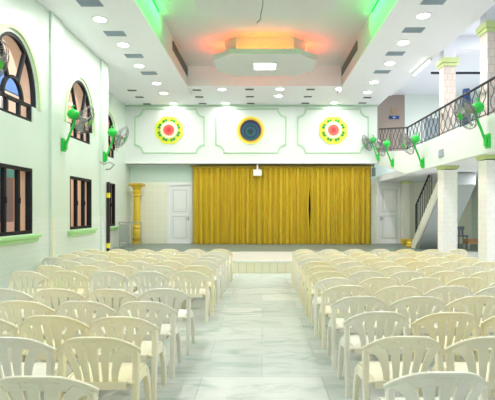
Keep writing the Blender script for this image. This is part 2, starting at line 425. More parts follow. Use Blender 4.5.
# moulded frames on the upper wall
def notch_frame(x0, x1, z0, z1, r, n=7):
    p = []
    for cx, cz, a0 in ((x0, z0, 90), (x1, z0, 180), (x1, z1, 270), (x0, z1, 0)):
        for k in range(n+1):
            a = math.radians(a0-90*k/n); p.append((cx+r*math.cos(a), cz+r*math.sin(a)))
    return p
for i, (a, b) in enumerate(((134.5, 205), (215.5, 286.5), (297, 369))):
    x0, x1, z0, z1 = px(a, D_UP), px(b, D_UP), pz(153.5, D_UP), pz(108.5, D_UP)
    o = notch_frame(x0, x1, z0, z1, .30); i_ = notch_frame(x0+.05, x1-.05, z0+.05, z1-.05, .30)
    struct(MB().slab_holes([o, i_], lambda x, z: (x, D_UP-.03, z), lambda x, z: (x, D_UP+.001, z)).build('trim_%d' % (i+4), M['trim_green'], bevel=.008))
struct(MB().box(XLF, XG, D_UP-.05, D_UP, Z_BK-.06, Z_BK-.002).build('trim_7', M['trim_green'], bevel=.01))
struct(MB().box(XLF, XG, D_UP-.04, D_UP, Z_UB, Z_UB+.06).build('trim_8', M['white'], bevel=.01))

# medallions
def disc(mb, rfun, y0, y1, n=64):
    mb.prism([(rfun(2*PI*k/n)*math.cos(2*PI*k/n), rfun(2*PI*k/n)*math.sin(2*PI*k/n)) for k in range(n)], lambda x, z: (x, y0, z), lambda x, z: (x, y1, z)); return mb
FM = {'petal': rings_mat('petal_rings', [(0, (.75, .6, .02)), (.36, (.60, .70, .03)), (.47, (.85, .80, .03)), (.55, (.70, .78, .05))]),
      'leaf': paint('leaf_green', (.03, .33, .03), .5), 'cream': paint('cream_petals', (.90, .88, .66), .5),
      'core': rings_mat('red_rings', [(0, (.70, .01, .02)), (.08, (.75, .03, .03)), (.11, (.80, .10, .08)), (.17, (.78, .09, .07)), (.21, (.85, .32, .18))])}
def flower(cx, label):
    r = empty('flower_medallion', (px(cx, D_UP), D_UP-.002, pz(130.3, D_UP)))
    tag(r, label, 'wall medallion', 'round painted medallions above the stage')
    disc(MB(), lambda a: .50+.045*abs(math.cos(4*a+PI/2))**.7, -.035, 0, 96).build('petal_ring', FM['petal'], r, bevel=.004)
    for k in range(8):
        a0 = 2*PI*(k+.5)/8
        for s in (-.13, .13):
            a = a0+s; m = MB(); q = []
            for j in range(10):
                t = 2*PI*j/10; u = .39+.055*math.cos(t); v = .048*math.sin(t)
                q.append((u*math.cos(a)-v*math.sin(a), u*math.sin(a)+v*math.cos(a)))
            m.prism(q, lambda x, z: (x, -.055, z), lambda x, z: (x, -.034, z)); m.build('leaf', FM['leaf'], r)
    disc(MB(), lambda a: .315+.012*math.cos(16*a), -.060, -.034).build('cream_ring', FM['cream'], r)
    disc(MB(), lambda a: .215+.008*math.cos(12*a), -.080, -.059).build('red_centre', FM['core'], r)
flower(169.2, 'flower medallion with red centre above the white door, left of the blue one')
flower(333.2, 'flower medallion with red centre on the rightmost wall frame, near the gallery')
r = empty('round_medallion', (px(250.6, D_UP), D_UP-.002, pz(130.5, D_UP)))
tag(r, 'round blue and gold medallion in the middle frame above the curtain', 'wall medallion', 'round painted medallions above the stage')
disc(MB(), lambda a: .53, -.035, 0).build('gold_ring', rings_mat('gold_rings', [(0, (.5, .2, .02)), (.38, (.45, .16, .02)), (.42, (.78, .42, .02)), (.47, (.88, .68, .04)), (.53, (.88, .80, .30))]), r, bevel=.006)
disc(MB(), lambda a: .39, -.055, -.034).build('blue_disc', rings_mat('blue_swirl', [(0, (.004, .012, .03)), (.09, (.005, .04, .06)), (.15, (.01, .13, .15)), (.21, (.004, .02, .07)), (.29, (.01, .09, .13)), (.35, (.006, .02, .09)), (.39, (.03, .012, .03))], .05), r, bevel=.006)

# curtains
YC = D_BACK-.30
ZC1 = pz(168, YC); ZC0 = S_ST+.02
def curtain(x0, x1, label, slit_l=0., slit_r=0., seed=0):
    rd = random.Random(seed); w = x1-x0; n = int(w/.022)
    ph = rd.random()*6
    us = [i/n for i in range(n+1)]; vs = [0, .05, .15, .3, .45, .6, .75, .9, 1]
    o = empty('stage_curtain', ((x0+x1)/2, YC, ZC0)); tag(o, label, 'curtain', 'golden curtains across the stage')
    def fn(u, v):
        z = v*(ZC1-ZC0); x = (u-.5)*w
        g = math.sin(PI*min(1, max(0, (v-.22)/.5)))**1 if .22 < v < .72 else 0
        x += slit_l*g*max(0, 1-u*6) - slit_r*g*max(0, 1-(1-u)*6)
        s = u*w
        y = .06*math.sin(s*2*PI/.21+ph+.5*math.sin(s*2.1+ph)) + .02*math.sin(s*2*PI/.083+ph*2) + .02*math.sin(s*1.7+seed)
        return (x, y*(.75+.25*(1-v)), z)
    MB().sheet(fn, us, vs, .008).build('curtain_cloth', M['curtain'], o, smooth=True)
    MB().box(-w/2, w/2, -.03, .03, ZC1-ZC0-.002, ZC1-ZC0+.05).build('heading_tape', M['gold_dark'], o)
cx = [px(v, YC) for v in (192.3, 227.5, 262, 309.5, 335, 370.8)]
labs = ['golden curtain panel next to the left white door', 'golden curtain panel second from the left white door',
        'golden curtain panel under the white box, left of the dark slit', 'golden curtain panel just right of the dark slit',
        'golden curtain panel nearest the right grey door']
for i in range(5): curtain(cx[i], cx[i+1]-.004, labs[i], .05 if i == 3 else 0, .04 if i == 2 else 0, i+1)
rod = MB().tube([(cx[0]-.1, YC, ZC1+.075), (cx[5]+.1, YC, ZC1+.075)], .022, 8)
tag(rod.build('curtain_rail', M['gold_dark']), 'thin dark rail carrying the golden stage curtains', 'curtain rail')
pb = empty('white_box', (px(257.5, D_UP+.15), D_UP+.12, pz(176, D_UP+.1))); tag(pb, 'small white box hanging from the beam over the stage curtain', 'box')
MB().box(-.16, .16, -.10, .05, 0, .24).build('box_body', M['white'], pb, bevel=.015)
MB().box(-.03, .03, -.02, .04, .24, Z_UB-pz(176, D_UP+.1)+.02).build('hanger', M['white'], pb)
sp = empty('wall_speaker', (px(374.4, D_UP), D_UP+.1, pz(176, D_UP))); tag(sp, 'small dark wall speaker at the right end above the stage curtain', 'speaker')
MB().box(-.05, .05, -.08, .08, 0, .32).build('speaker_body', M['grey_pl'], sp, bevel=.01)
MB().box(-.015, .015, .0, .03, .32, Z_UB-pz(176, D_UP)+.02).build('speaker_bracket', M['iron'], sp)

# ------------------------------------------------------------------ ceiling
zc = Z_SIDE
def strip(name, x0, x1, y0, y1, z0, z1, mat): return struct(MB().box(x0, x1, y0, y1, z0, z1).build(name, mat))
Y_TB, Y_SE = 14.43, 15.3
strip('ceiling_strip_left', XL-.1, TXL, Y0, Y_SE, Z_SIDE, Z_TRAY+.1, M['ceil'])
strip('ceiling_strip_right', TXR, XG+.05, Y0, Y_SE, Z_SIDE, Z_TRAY+.1, M['ceil'])
strip('ceiling_strip_back', TXL, TXR, Y_TB, D_UP+.1, Z_BK, Z_TRAY+.1, M['ceil'])
strip('ceiling_corner_left', XLF-.1, TXL, Y_SE, D_UP+.1, Z_BK, Z_TRAY+.1, M['ceil'])
strip('ceiling_recess', XLF-.1, XL-.1, YL_END-.1, Y_SE, Z_BK, Z_TRAY+.1, M['ceil'])
strip('ceiling_corner_right', TXR, XG+.05, Y_SE, D_UP+.1, Z_BK, Z_TRAY+.1, M['ceil'])
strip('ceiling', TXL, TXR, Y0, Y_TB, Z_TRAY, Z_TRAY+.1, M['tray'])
struct(MB().box(TXL-.0, TXL+.03, Y0, Y_TB, Z_SIDE, Z_SIDE+.05).build('trim_9', M['ceil']))
struct(MB().box(TXR-.03, TXR, Y0, Y_TB, Z_SIDE, Z_SIDE+.05).build('trim_10', M['ceil']))

struct(MB().box(TXL, TXL+.012, Y0, Y_TB, Z_SIDE+.05, Z_TRAY).build('trim_12', M['tray'])); struct(MB().box(TXR-.012, TXR, Y0, Y_TB, Z_SIDE+.05, Z_TRAY).build('trim_13', M['tray']))  # thin facings in the darker tray tone, added so the green glow saturates
# dropped octagonal panels with a lit ledge
def octo(hx, hy, c): return [(-hx+c, -hy), (hx-c, -hy), (hx, -hy+c), (hx, hy-c), (hx-c, hy), (-hx+c, hy), (-hx, hy-c), (-hx, -hy+c)]
def notchp(hx, hy, c, k=.16):
    p = []
    for sx, sy, o in ((-1, -1, 0), (1, -1, 1), (1, 1, 0), (-1, 1, 1)):
        q = [(sx*hx, sy*(hy-c)), (sx*(hx-c*.55), sy*(hy-c*.55)), (sx*(hx-c), sy*hy)]
        p += q if o == 0 else q[::-1]
    return p
CXT = .08
def ceiling_panel(yc, label, cols, lamp):
    zb = H+4.08; r = empty('ceiling_drop_panel', (CXT, yc, zb)); tag(r, label, 'ceiling panel')
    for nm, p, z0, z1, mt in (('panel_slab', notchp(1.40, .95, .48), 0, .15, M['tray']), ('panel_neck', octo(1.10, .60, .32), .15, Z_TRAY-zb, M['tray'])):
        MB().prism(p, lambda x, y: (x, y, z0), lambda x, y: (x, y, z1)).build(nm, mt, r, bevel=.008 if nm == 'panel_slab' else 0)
    for nm, x0, x1, y0, y1, col in (('f', -.74, .74, -.78, -.74, 0), ('b', -.74, .74, .74, .78, 0), ('l', -1.26, -1.22, -.28, .28, 1), ('r', 1.22, 1.26, -.28, .28, 1)):
        MB().box(x0, x1, y0, y1, .152, .17).build('led_strip', M[cols[col][0]], r)
        ld = bpy.data.lights.new('led_glow', 'AREA'); ld.shape = 'RECTANGLE'; ld.size = x1-x0; ld.size_y = y1-y0; ld.energy = cols[col][2]; ld.color = cols[col][1]
        lo = bpy.data.objects.new('led_glow', ld); C.objects.link(lo); lo.location = (CXT+(x0+x1)/2, yc+(y0+y1)/2, zb+.175); lo.rotation_euler = (PI, 0, 0)
    if lamp:
        MB().box(-.33, .33, -.30, .30, -.02, 0.0).build('panel_lamp_frame', M['white'], r)
        l = MB().box(-.29, .29, -.26, .26, -.026, -.019).build('panel_lamp', M['panel_lamp'], r)
        ld = bpy.data.lights.new('panel_lamp_light', 'AREA'); ld.size = .55; ld.energy = 25
        lo = bpy.data.objects.new('panel_lamp_light', ld); C.objects.link(lo); lo.location = (CXT, yc, zb-.04)
    return r
ceiling_panel(12.65, 'dropped ceiling panel glowing orange with a square lamp', [('led_orange', (1, .20, .004), 6), ('led_red', (1, .06, .01), 9)], True)
ceiling_panel(8.55, 'dropped ceiling panel glowing green with a hanging wire', [('led_green', (.06, 1, .16), 6), ('led_green', (.03, 1, .12), 7)], False)
# green LED lines on the tray sides
for x, s, lab in ((TXL, 1, 'green LED line on the left side of the ceiling tray'), (TXR, -1, 'green LED line on the right side of the ceiling tray')):
    t = MB().box(x+s*.012, x+s*.03, 6.4, 10.4, Z_TRAY-.06, Z_TRAY-.03).build('ceiling_led_line', M['led_green']); tag(t, lab, 'ceiling light', 'green LED lines in the ceiling tray')
    ld = bpy.data.lights.new('led_line_glow', 'AREA'); ld.shape = 'RECTANGLE'; ld.size = .06; ld.size_y = 3.6; ld.energy = 22; ld.color = (.02, 1, .10)
    lo = bpy.data.objects.new('led_line_glow', ld); C.objects.link(lo); lo.location = (x+s*.24, 8.7, Z_TRAY-.16)
    lo.rotation_euler = (0, s*math.radians(75), 0)
wire = MB().tube([(CXT-.06, 8.5, H+4.08), (CXT-.065, 8.5, H+3.86), (CXT-.10, 8.5, H+3.74), (CXT-.11, 8.5, H+3.62), (CXT-.18, 8.5, H+3.55)], .012, 6)
tag(wire.build('hanging_wire', M['cable']), 'loose grey wire hanging from the near ceiling panel', 'wire')
# slot grilles on the tray sides
for x, s, lab in ((TXL, 1, 'long dark slot grille on the left side of the ceiling tray'), (TXR, -1, 'long dark slot grille on the right side of the ceiling tray')):
    r = empty('ceiling_slot_grille', (x, 13.15, H+4.3)); tag(r, lab, 'ceiling grille', 'slot grilles in the ceiling tray')
    MB().box(.014 if s > 0 else -.035, .035 if s > 0 else -.014, -1.15, 1.15, 0, .24).build('grille_back', M['vent_dark'], r)
    for k in range(4): MB().box(.034*s-.014, .034*s+.014, -1.17, 1.17, .01+k*.068, .018+k*.068).build('slat', M['wire'], r)

# downlights
dl0 = None
def downlight(x, y, z, label, grp, e):
    global dl0
    zz = (z-H); d = zz*F/(VY-y)
    X = (x-VX)*d/F
    if dl0 is None:
        r = empty('ceiling_downlight', (X, d, z))
        MB().lathe([(.16, 0), (.16, -.012), (.125, -.016), (.125, 0)], 24).build('lamp_ring', M['white'], r, smooth=True)
        MB().lathe([(.124, -.004), (.124, -.012), (.02, -.02)], 24).build('lamp_disc', M['lamp'], r, smooth=True)
        dl0 = r
    else:
        r = copy_tree(dl0); r.location = (X, d, z)
    tag(r, label, 'ceiling light', grp)
    ld = bpy.data.lights.new('downlight_lamp', 'AREA'); ld.shape = 'DISK'; ld.size = .22; ld.energy = e; ld.color = (1, .97, .945)
    lo = bpy.data.objects.new('downlight_lamp', ld); C.objects.link(lo); lo.location = (X, d, z-.03)
E = 22
G1 = 'round downlights in the hall ceiling'
for i, (x, y) in enumerate(((100, 19), (123.5, 44.5), (139, 65.5), (156.4, 83), (163.9, 92.9))):
    downlight(x, y, Z_SIDE, 'round downlight on the left ceiling strip, %s from the camera' % ORD[i], G1, E)
for i, (x, y) in enumerate(((423.3, 15.3), (403.5, 42.2), (389.8, 63), (374, 81.8), (367.5, 92))):
    downlight(x, y, Z_SIDE, 'round downlight on the right ceiling strip, %s from the camera' % ORD[i], G1, E)
for x, y, lab in ((173.3, 103.3, 'round downlight close above the left flower medallion'), (222, 89.2, 'round downlight left of centre, beside the tray edge before the stage wall'),
               (225.9, 103, 'round downlight close to the stage wall, left of the blue medallion'), (279.9, 89, 'round downlight right of centre, the nearer of a close pair'),
               (278.7, 95.7, 'round downlight right of centre, the farther of a close pair'), (339.8, 88.7, 'small round downlight at the right tray corner'),
               (334.5, 102.6, 'round downlight close above the right flower medallion')):
    downlight(x, y, Z_BK, lab, G1, 9)
# unseen lamps, no fixtures, added above the frame to brighten the near rows
for X in (-3.3, 3.3):
    for i, d in enumerate((1.0, 3.6, 6.2)):
        ld = bpy.data.lights.new('downlight_lamp', 'AREA'); ld.shape = 'DISK'; ld.size = .22; ld.energy = E*1.6
        lo = bpy.data.objects.new('downlight_lamp', ld); C.objects.link(lo); lo.location = (X, d, Z_SIDE-.03)

# ceiling grilles
def grille(x, y, z, w, l, n, mat, label, grp, cache={}):
    d = (z-H)*F/(VY-y); X = (x-VX)*d/F
    key = (w, l)
    if key not in cache:
        r = empty('ceiling_grille', (X, d, z))
        MB().box(-w/2, w/2, -l/2, l/2, -.008, 0).build('grille_plate', mat, r)
        for k in range(n):
            yy = -l/2+l*(k+.5)/n
            MB().box(-w/2+.01, w/2-.01, yy-.008, yy+.008, -.02, -.008).build('slat', M['wire'] if mat is M['vent_dark'] else M['vent'], r)
        cache[key] = r
    else:
        r = copy_tree(cache[key]); r.location = (X, d, z)
    tag(r, label, 'ceiling grille', grp)
G2 = 'blue grey grilles along the side ceiling strips'; G3 = 'small dark grilles before the stage wall'
for i, (x, y) in enumerate(((90, 3), (115, 33.4), (134, 55.7), (149, 73))):
    grille(x, y, Z_SIDE, .44, .26, 5, M['vent'], 'blue grey grille on the left ceiling strip, %s from the camera' % ORD[i], G2)
for i, (x, y) in enumerate(((434, 1), (413.4, 29.8), (395.2, 53.4), (382, 71.6))):
    grille(x, y, Z_SIDE, .44, .26, 5, M['vent'], 'blue grey grille on the right ceiling strip, %s from the camera' % ORD[i], G2)
cols = (('leftmost column, by the side wall', ((132, 90.2), (139.4, 97), (147, 103.8))), ('column at the left tray corner', ((196.8, 89.9), (199.2, 96.8), (202.6, 103.4))),
        ('middle column', ((249.5, 89.2), (250, 96.5), (250.7, 103.3))), ('column right of centre', ((310.6, 89.2), (307.8, 96.5), (305.4, 103))))
for nm, pts in cols:
    for k, (x, y) in enumerate(pts):
        grille(x, y, Z_BK if (nm[0] != 'l' or k == 2) else Z_SIDE, .28, .13, 3, M['vent_dark'], 'small dark ceiling grille, %s, %s' % (nm, ('nearest the camera', 'second of three', 'nearest the stage wall')[k]), G3)
for k, (x, y) in enumerate(((367.5, 97.4), (362.3, 102.8))):
    grille(x, y, Z_BK, .28, .13, 3, M['vent_dark'], 'small dark ceiling grille by the gallery corner, %s' % ('nearer the camera', 'nearer the stage wall')[k], G3)

# ------------------------------------------------------------------ gallery on the right
DP = 13.7
fx0, fx1 = XG, XG+.14
struct(MB().box(fx0, fx1, Y0, DP, Z_SOF, Z_FT).build('wall_gallery_front', M['upper']))
# rising stretch of the parapet towards the stage wall
zb1, zt1 = pz(163.6, D_UP), pz(151.5, D_UP)
pts = [(DP, Z_SOF), (D_UP+.1, zb1), (D_UP+.1, zt1), (DP, Z_FT)]
struct(MB().prism(pts, lambda y, z: (fx0, y, z), lambda y, z: (fx1, y, z)).build('wall_gallery_rise', M['upper']))
struct(MB().box(fx1, XR, Y0, D_BACK, Z_SOF, Z_SOF+.22).build('ceiling_under_gallery', M['ceil']))
struct(MB().box(XR, XR+.2, Y0, D_BACK+.2, 0, Z_GC+.1).build('wall_right', M['wall']))
struct(MB().box(XG+.05, XR+.1, Y0, D_BACK+.2, Z_GC, Z_GC+.12).build('ceiling_gallery', M['ceil']))
D_T = D_BACK-.02
struct(MB().box(px(379.5, D_T)-.15, px(404, D_T), D_T-.06, D_T, 3.5, Z_GC).build('wall_gallery_end', M['tan']))
struct(MB().box(px(404, D_T), XR, D_T-.10, D_T, Z_SOF+.22, Z_GC).build('wall_gallery_white', M['upper']))
gd = struct(empty('door_3', (px(433, D_T-.1), D_T-.1, Z_SOF+.22)))
MB().box(-.33, .33, -.03, 0, 0, 2.25).build('door_leaf', M['slate'], gd, bevel=.006)
MB().box(.24, .27, -.07, -.03, 1.0, 1.14).build('door_handle', M['steel'], gd)
ps = empty('wall_sign', (px(393.5, D_T), D_T-.062, pz(119.5, D_T))); tag(ps, 'small dark notice plate on the brown gallery wall', 'sign')
MB().box(-.2, .2, -.02, 0, 0, .13).build('sign_plate', M['navy'], ps); MB().box(-.05, .05, -.026, -.02, .03, .10).build('sign_mark', M['vent'], ps)
MB().box(-.1, .1, -.03, 0, .22, .42).build('faded_patch', paint('tan_patch', (.40, .26, .16), .6), ps)
# pillars, lower and upper stretches
def pillar(y0, lower, label):
    w = .36; X = XG+.15
    if lower:
        z0 = S_ST if y0 > D_ST else 0
        r = empty('tiled_pillar', (X+w/2, y0+w/2, z0)); h = Z_SOF-z0
        if label: tag(r, label, 'pillar', 'tiled pillars of the gallery')
        else: r.name = 'trim_11'; struct(r)
        MB().box(-w/2, w/2, -w/2, w/2, 0, h-.10).build('shaft', M['pillar'], r, bevel=.012)
        m = MB(); m.box(-w/2-.04, w/2+.04, -w/2-.04, w/2+.04, h-.03, h-.001); m.box(-w/2-.02, w/2+.02, -w/2-.02, w/2+.02, h-.08, h-.03)
        m.build('capital', M['capital'], r, bevel=.008)
    else:
        z0 = Z_SOF+.22; r = empty('gallery_pillar', (X+w/2, y0+w/2, z0)); h = Z_GC-z0
        tag(r, label, 'pillar', 'pink tiled pillars on the gallery')
        hc = H+3.72-z0
        MB().box(-w/2+.03, w/2-.03, -w/2+.03, w/2-.03, 0, hc).build('shaft', M['pillar_up'], r, bevel=.012)
        m = MB(); m.box(-w/2-.03, w/2+.03, -w/2-.03, w/2+.03, hc-.02, hc+.10); m.box(-w/2-.0, w/2+.0, -w/2-.0, w/2+.0, hc-.10, hc-.02)
        m.build('capital', M['capital'], r, bevel=.008)
        MB().box(-w/2+.03, w/2-.03, -w/2+.03, w/2-.03, hc+.10, h-.001).build('pillar_head', M['ceil'], r)
pillar(11.2, True, 'white tiled pillar under the gallery, the farther one beside the staircase')
pillar(9.04, True, 'white tiled pillar under the gallery, the nearer one at the right edge')
pillar(11.2, False, 'pink tiled gallery pillar, the farther one with lime green capital')
pillar(9.04, False, 'pink tiled gallery pillar, the nearer one at the right edge')
pillar(7.15, True, None)
struct(MB().box(XG+.15, XR, 11.6, 11.95, Z_GC-.35, Z_GC).build('ceiling_beam_gallery', M['ceil']))
# railings
def railing(y0, y1, zf, zr, step, label, root_y):
    r = empty('balcony_railing', (XG+.07, root_y, zf(root_y))); tag(r, label, 'railing')
    z00 = zf(root_y)
    def L(y, z): return (0, y-root_y, z-z00)
    hr = [L(y0, zr(y0)), L(y1, zr(y1))]
    MB().tube(hr, .028, 8).build('handrail', M['iron'], r)
    MB().tube([L(y0, zf(y0)+.07), L(y1, zf(y1)+.07)], .012, 6).build('bottom_rail', M['iron'], r)
    n = int((y1-y0)/step); k = 0
    for i in range(n+1):
        y = y0+(y1-y0)*i/n; a, b = zf(y)+.0, zr(y); h = b-a; s = (1 if i % 2 else -1)*step*.30
        if i % 8 == 0: m = MB().tube([L(y, a), L(y, b)], .014, 6)
        else: m = MB().tube([L(y-s, a+.06), L(y-s, a+.16*h), L(y+s, a+.28*h), L(y+s, a+.48*h), L(y-s, a+.58*h), L(y-s, a+.74*h), L(y+s, a+.86*h), L(y+s, b-.01)], .0085, 5)
        m.build('baluster', M['iron'], r)
railing(7.6, DP-.02, lambda y: Z_FT, lambda y: Z_RAIL, .15, 'long black iron railing along the top of the white gallery front', 8.0)
dz = lambda y, a, b: a+(b-a)*(y-DP)/(D_UP-DP)
railing(DP+.06, D_UP-.05, lambda y: dz(y, Z_FT, zt1), lambda y: dz(y, Z_RAIL, pz(129, D_UP)), .20, 'short black railing of close bars before the brown gallery wall', DP+.06)
# tube light under the ceiling edge
r = empty('ceiling_tube_light', (XG-.04, 12.15, Z_SIDE)); tag(r, 'lit tube lamp at the edge of the right ceiling strip', 'ceiling light')
MB().box(-.04, .04, -.65, .65, -.04, 0).build('lamp_body', M['white'], r)
MB().tube([(0, -.62, -.06), (0, .62, -.06)], .02, 8).build('lamp_tube', M['tube'], r)
MB().box(-.03, .03, -.65, -.62, -.085, -.04).build('lamp_end', M['white'], r); MB().box(-.03, .03, .62, .65, -.085, -.04).build('lamp_end', M['white'], r)
for i, (y, lab) in enumerate(((14.6, 'downlight under the gallery beside the farther pillar'), (12.6, 'downlight under the gallery beside the nearer pillar'))):
    r = copy_tree(dl0); r.location = (px(473 if i == 0 else 487, y), y, Z_SOF); tag(r, lab, 'ceiling light', 'round downlights under the gallery')
    r.scale = (.8, .8, .8)
for X, y, e in ((6.4, 8, 36), (6.6, 12.8, 22), (6.4, 4.5, 36)):  # unseen fill lamps without fixtures, raised to brighten the pillars
    ld = bpy.data.lights.new('under_gallery_fill', 'AREA'); ld.shape = 'DISK'; ld.size = .3; ld.energy = e
    lo = bpy.data.objects.new('under_gallery_fill', ld); C.objects.link(lo); lo.location = (X, y, Z_SOF-.03)
for X, y in ((6.3, 14.5), (6.3, 10.3)):  # unseen fill lamps added to brighten the white gallery end wall
    ld = bpy.data.lights.new('gallery_fill', 'AREA'); ld.shape = 'DISK'; ld.size = .3; ld.energy = 50
    lo = bpy.data.objects.new('gallery_fill', ld); C.objects.link(lo); lo.location = (X, y, Z_GC-.03)
# dark pipe and blue roll on the gallery
pp = MB().tube([(XG+.6, 13.2, pz(73, 13.2)), (XR-.02, 13.2, pz(73, 13.2))], .035, 8)
tag(pp.build('curtain_pole', M['iron']), 'dark pole running level across the gallery behind the pillars', 'pole')
r = empty('blue_cloth_roll', (XG+.34, 10.35, Z_SOF+.22)); tag(r, 'dark blue cloth roll standing beside the nearer gallery pillar', 'cloth roll')
MB().lathe([(.085, 0), (.09, .1), (.085, .8), (.09, 1.2), (.08, 1.45), (.02, 1.46)], 14).build('cloth', M['navy'], r, smooth=True)
MB().lathe([(.094, .7), (.094, .73)], 14).build('tie', M['grey_pl'], r)
r = empty('switch_plate', (XG-.001, 4.36*F/(441.5-VX), pz(157, 4.36*F/(441.5-VX)))); tag(r, 'small grey socket plate on the white gallery front', 'socket plate')
MB().box(-.03, 0, -.13, .13, 0, .18).build('plate', M['slate'], r, bevel=.006)
for k in range(3): MB().box(-.036, -.03, -.10, .10, .025+k*.05, .05+k*.05).build('switch', M['vent'], r)

# ------------------------------------------------------------------ staircase at the back right
SX0, SX1 = 5.2, 6.2
ys0, zs0, ys1, zs1 = 15.5, S_ST, 13.05, Z_SOF-.04
r = empty('staircase', (SX0, ys0, S_ST)); tag(r, 'grey staircase with white stringer and black railing rising behind the farther pillar', 'staircase')
def SL(x, y, z): return (x-SX0, y-ys0, z-S_ST)
m = MB(); nst = 13; prof = []
for k in range(nst):
    y = ys0+(ys1-ys0)*k/nst; yn = ys0+(ys1-ys0)*(k+1)/nst; z = zs0+(zs1-zs0)*(k+1)/nst
    prof += [(y, z), (yn, z)]
under = [(ys1, zs1-.32), (ys0-.35, zs0)]
MB().prism([(ys0, zs0)]+prof+under, lambda y, z: SL(SX0+.06, y, z-.001), lambda y, z: SL(SX1, y, z-.001)).build('flight', M['stair_grey'], r)
q = [(ys0+.10, zs0), (ys0+.10, zs0+.16), (ys1, zs1), (ys1, zs1-.30), (ys0-.22, zs0)]
MB().prism(q, lambda y, z: SL(SX0-.02, y, z), lambda y, z: SL(SX0+.05, y, z)).build('stringer', M['cream_wall'], r)
def RL(y, z): return SL(SX0+.02, y, z)
sl = (zs1-zs0)/(ys1-ys0)
def zst(y): return zs0+.16+sl*(y-ys0-.1)*(zs1-zs0-.16)/(zs1-zs0)
rail = MB().tube([RL(15.25, zst(15.25)), RL(15.25, zst(15.25)+1.0), RL(13.75, zst(13.75)+.82)], .028, 8).build('stair_railing', M['iron'], r)
for k in range(9):
    y = 15.12-k*.16; MB().tube([RL(y, zst(y)-.02), RL(y, min(Z_SOF-.02, zst(y)+.95))], .012, 6).build('baluster', M['iron'], rail)
# pale post with a gilded foot
d = 17.2
r = empty('stair_post', (px(405.6, d), d, S_ST)); tag(r, 'pale post with a gilded foot between the right door and the staircase', 'post')
MB().box(-.13, .13, -.13, .13, .22, Z_SOF-S_ST-.10).build('shaft', M['cream_wall'], r, bevel=.012)
MB().box(-.17, .17, -.17, .17, Z_SOF-S_ST-.10, Z_SOF-S_ST-.001).build('cap', M['capital'], r, bevel=.015)
m = MB(); m.box(-.16, .16, -.16, .16, 0, .22); m.build('foot', M['gold'], r, bevel=.03)
r = empty('gilded_base', (px(411.5, 15.98), 15.98, S_ST)); tag(r, 'low gilded pedestal base at the foot of the staircase', 'pedestal base')
MB().lathe([(.20, 0), (.21, .05), (.17, .09), (.19, .14), (.14, .2), (.15, .24), (.09, .27), (.02, .28)], 18).build('base_body', M['gold'], r, smooth=True)
MB().lathe([(.215, .015), (.215, .035)], 18).build('base_band', M['gold_dark'], r)
# dark chair and small table at the back right
d = 15.6
r = empty('grey_plastic_chair', (px(461, d), d, S_ST)); tag(r, 'dark grey chair at the back right between the two pillars', 'chair')
for sx in (-1, 1):
    for sy in (-1, 1): MB().tube([(sx*.15, sy*.16, 0), (sx*.14, sy*.14, .42)], .02, 6).build('leg', M['grey_pl'], r)
MB().box(-.18, .18, -.18, .18, .40, .44).build('seat', M['grey_pl'], r, bevel=.015)
bk = MB()
for k in range(3): bk.box(-.15+k*.12, -.09+k*.12, .14, .17, .44, .66)
bk.box(-.18, .18, .135, .175, .62, .74); bk.build('backrest', M['grey_pl'], r, bevel=.01)
d = 15.1
r = empty('small_table', (px(473, d), d, S_ST)); tag(r, 'low wooden topped table beside the nearer pillar at the back right', 'table')
MB().box(-.28, .28, -.22, .22, .30, .345).build('tabletop', M['wood'], r, bevel=.01)
MB().box(-.26, .26, -.20, .20, .18, .30).build('apron', M['wood'], r)
for sx in (-1, 1):
    for sy in (-1, 1): MB().box(sx*.24-.025, sx*.24+.025, sy*.18-.025, sy*.18+.025, 0, .18).build('leg', M['steel'], r)

# ------------------------------------------------------------------ left of the stage
d = 17.05
hh = pz(183.5, d)-S_ST
r = empty('gold_column', (px(137, d), d, S_ST)); tag(r, 'gold painted column with flared capital on the left of the stage', 'column')
MB().lathe([(.20, 0), (.20, .10), (.16, .14), (.18, .2), (.18, .26), (.14, .30)], 20).build('base', M['gold_dark'], r, smooth=True)
m = MB()
m.lathe([(.135, .30), (.17, .42), (.18, .52), (.14, .60), (.17, .66), (.12, .74), (.135, .80), (.125, 1.4), (.12, hh-.5)], 24); m.build('shaft', M['gold'], r, smooth=True)
m = MB().lathe([(.12, hh-.5), (.16, hh-.47), (.13, hh-.42), (.17, hh-.30), (.13, hh-.26), (.17, hh-.16), (.25, hh-.10)], 24); m.build('capital', M['gold'], r, smooth=True)
MB().box(-.26, .26, -.24, .24, hh-.10, hh).build('abacus', M['gold_dark'], r, bevel=.02)
d = 15.5
r = empty('steel_stand', (px(130, d), d, S_ST+.006)); tag(r, 'steel tube stand with a grey panel before the gold column', 'stand')
X = [(v-130)*d/F for v in (119.5, 127.6, 131.5, 141)]; zt = .90
for k, x in enumerate(X): MB().tube([(x, 0, 0), (x, 0, zt)], .022, 8).build('post', M['steel'], r)
for x in (X[0], X[3]): MB().box(x-.025, x+.025, -.24, .24, 0, .03).build('foot', M['steel'], r)
for z in (.13, zt-.02): MB().tube([(X[0], 0, z), (X[3], 0, z)], .016, 8).build('rail', M['steel'], r)
MB().box(X[0]+.02, X[1]-.02, -.012, .012, .20, zt-.08).build('panel', paint('brown_grey_panel', (.42, .44, .40), .6), r)
d = 11.95
r = empty('striped_pole', (XL+.10, d, S_ST)); tag(r, 'tall black pole with yellow bands standing at the end of the left wall', 'pole')
zt = pz(182, d)-S_ST
MB().box(-.035, .035, -.035, .035, 0, zt).build('pole_shaft', paint('black_brown_paint', (.03, .015, .02), .5, var=.4, scale=12), r)
for z in (.30, zt-.42): MB().box(-.04, .04, -.04, .04, z, z+.13).build('yellow_band', M['yellow'], r)
cb = MB().tube([(XL+.03, 11.5, 2.86), (XL+.12, 11.55, 2.80), (XL+.25, 11.6, 2.86), (XL+.34, 11.7, 2.80), (XL+.20, 11.8, 2.70), (XL+.055, 11.9, 2.70)], .018, 6)
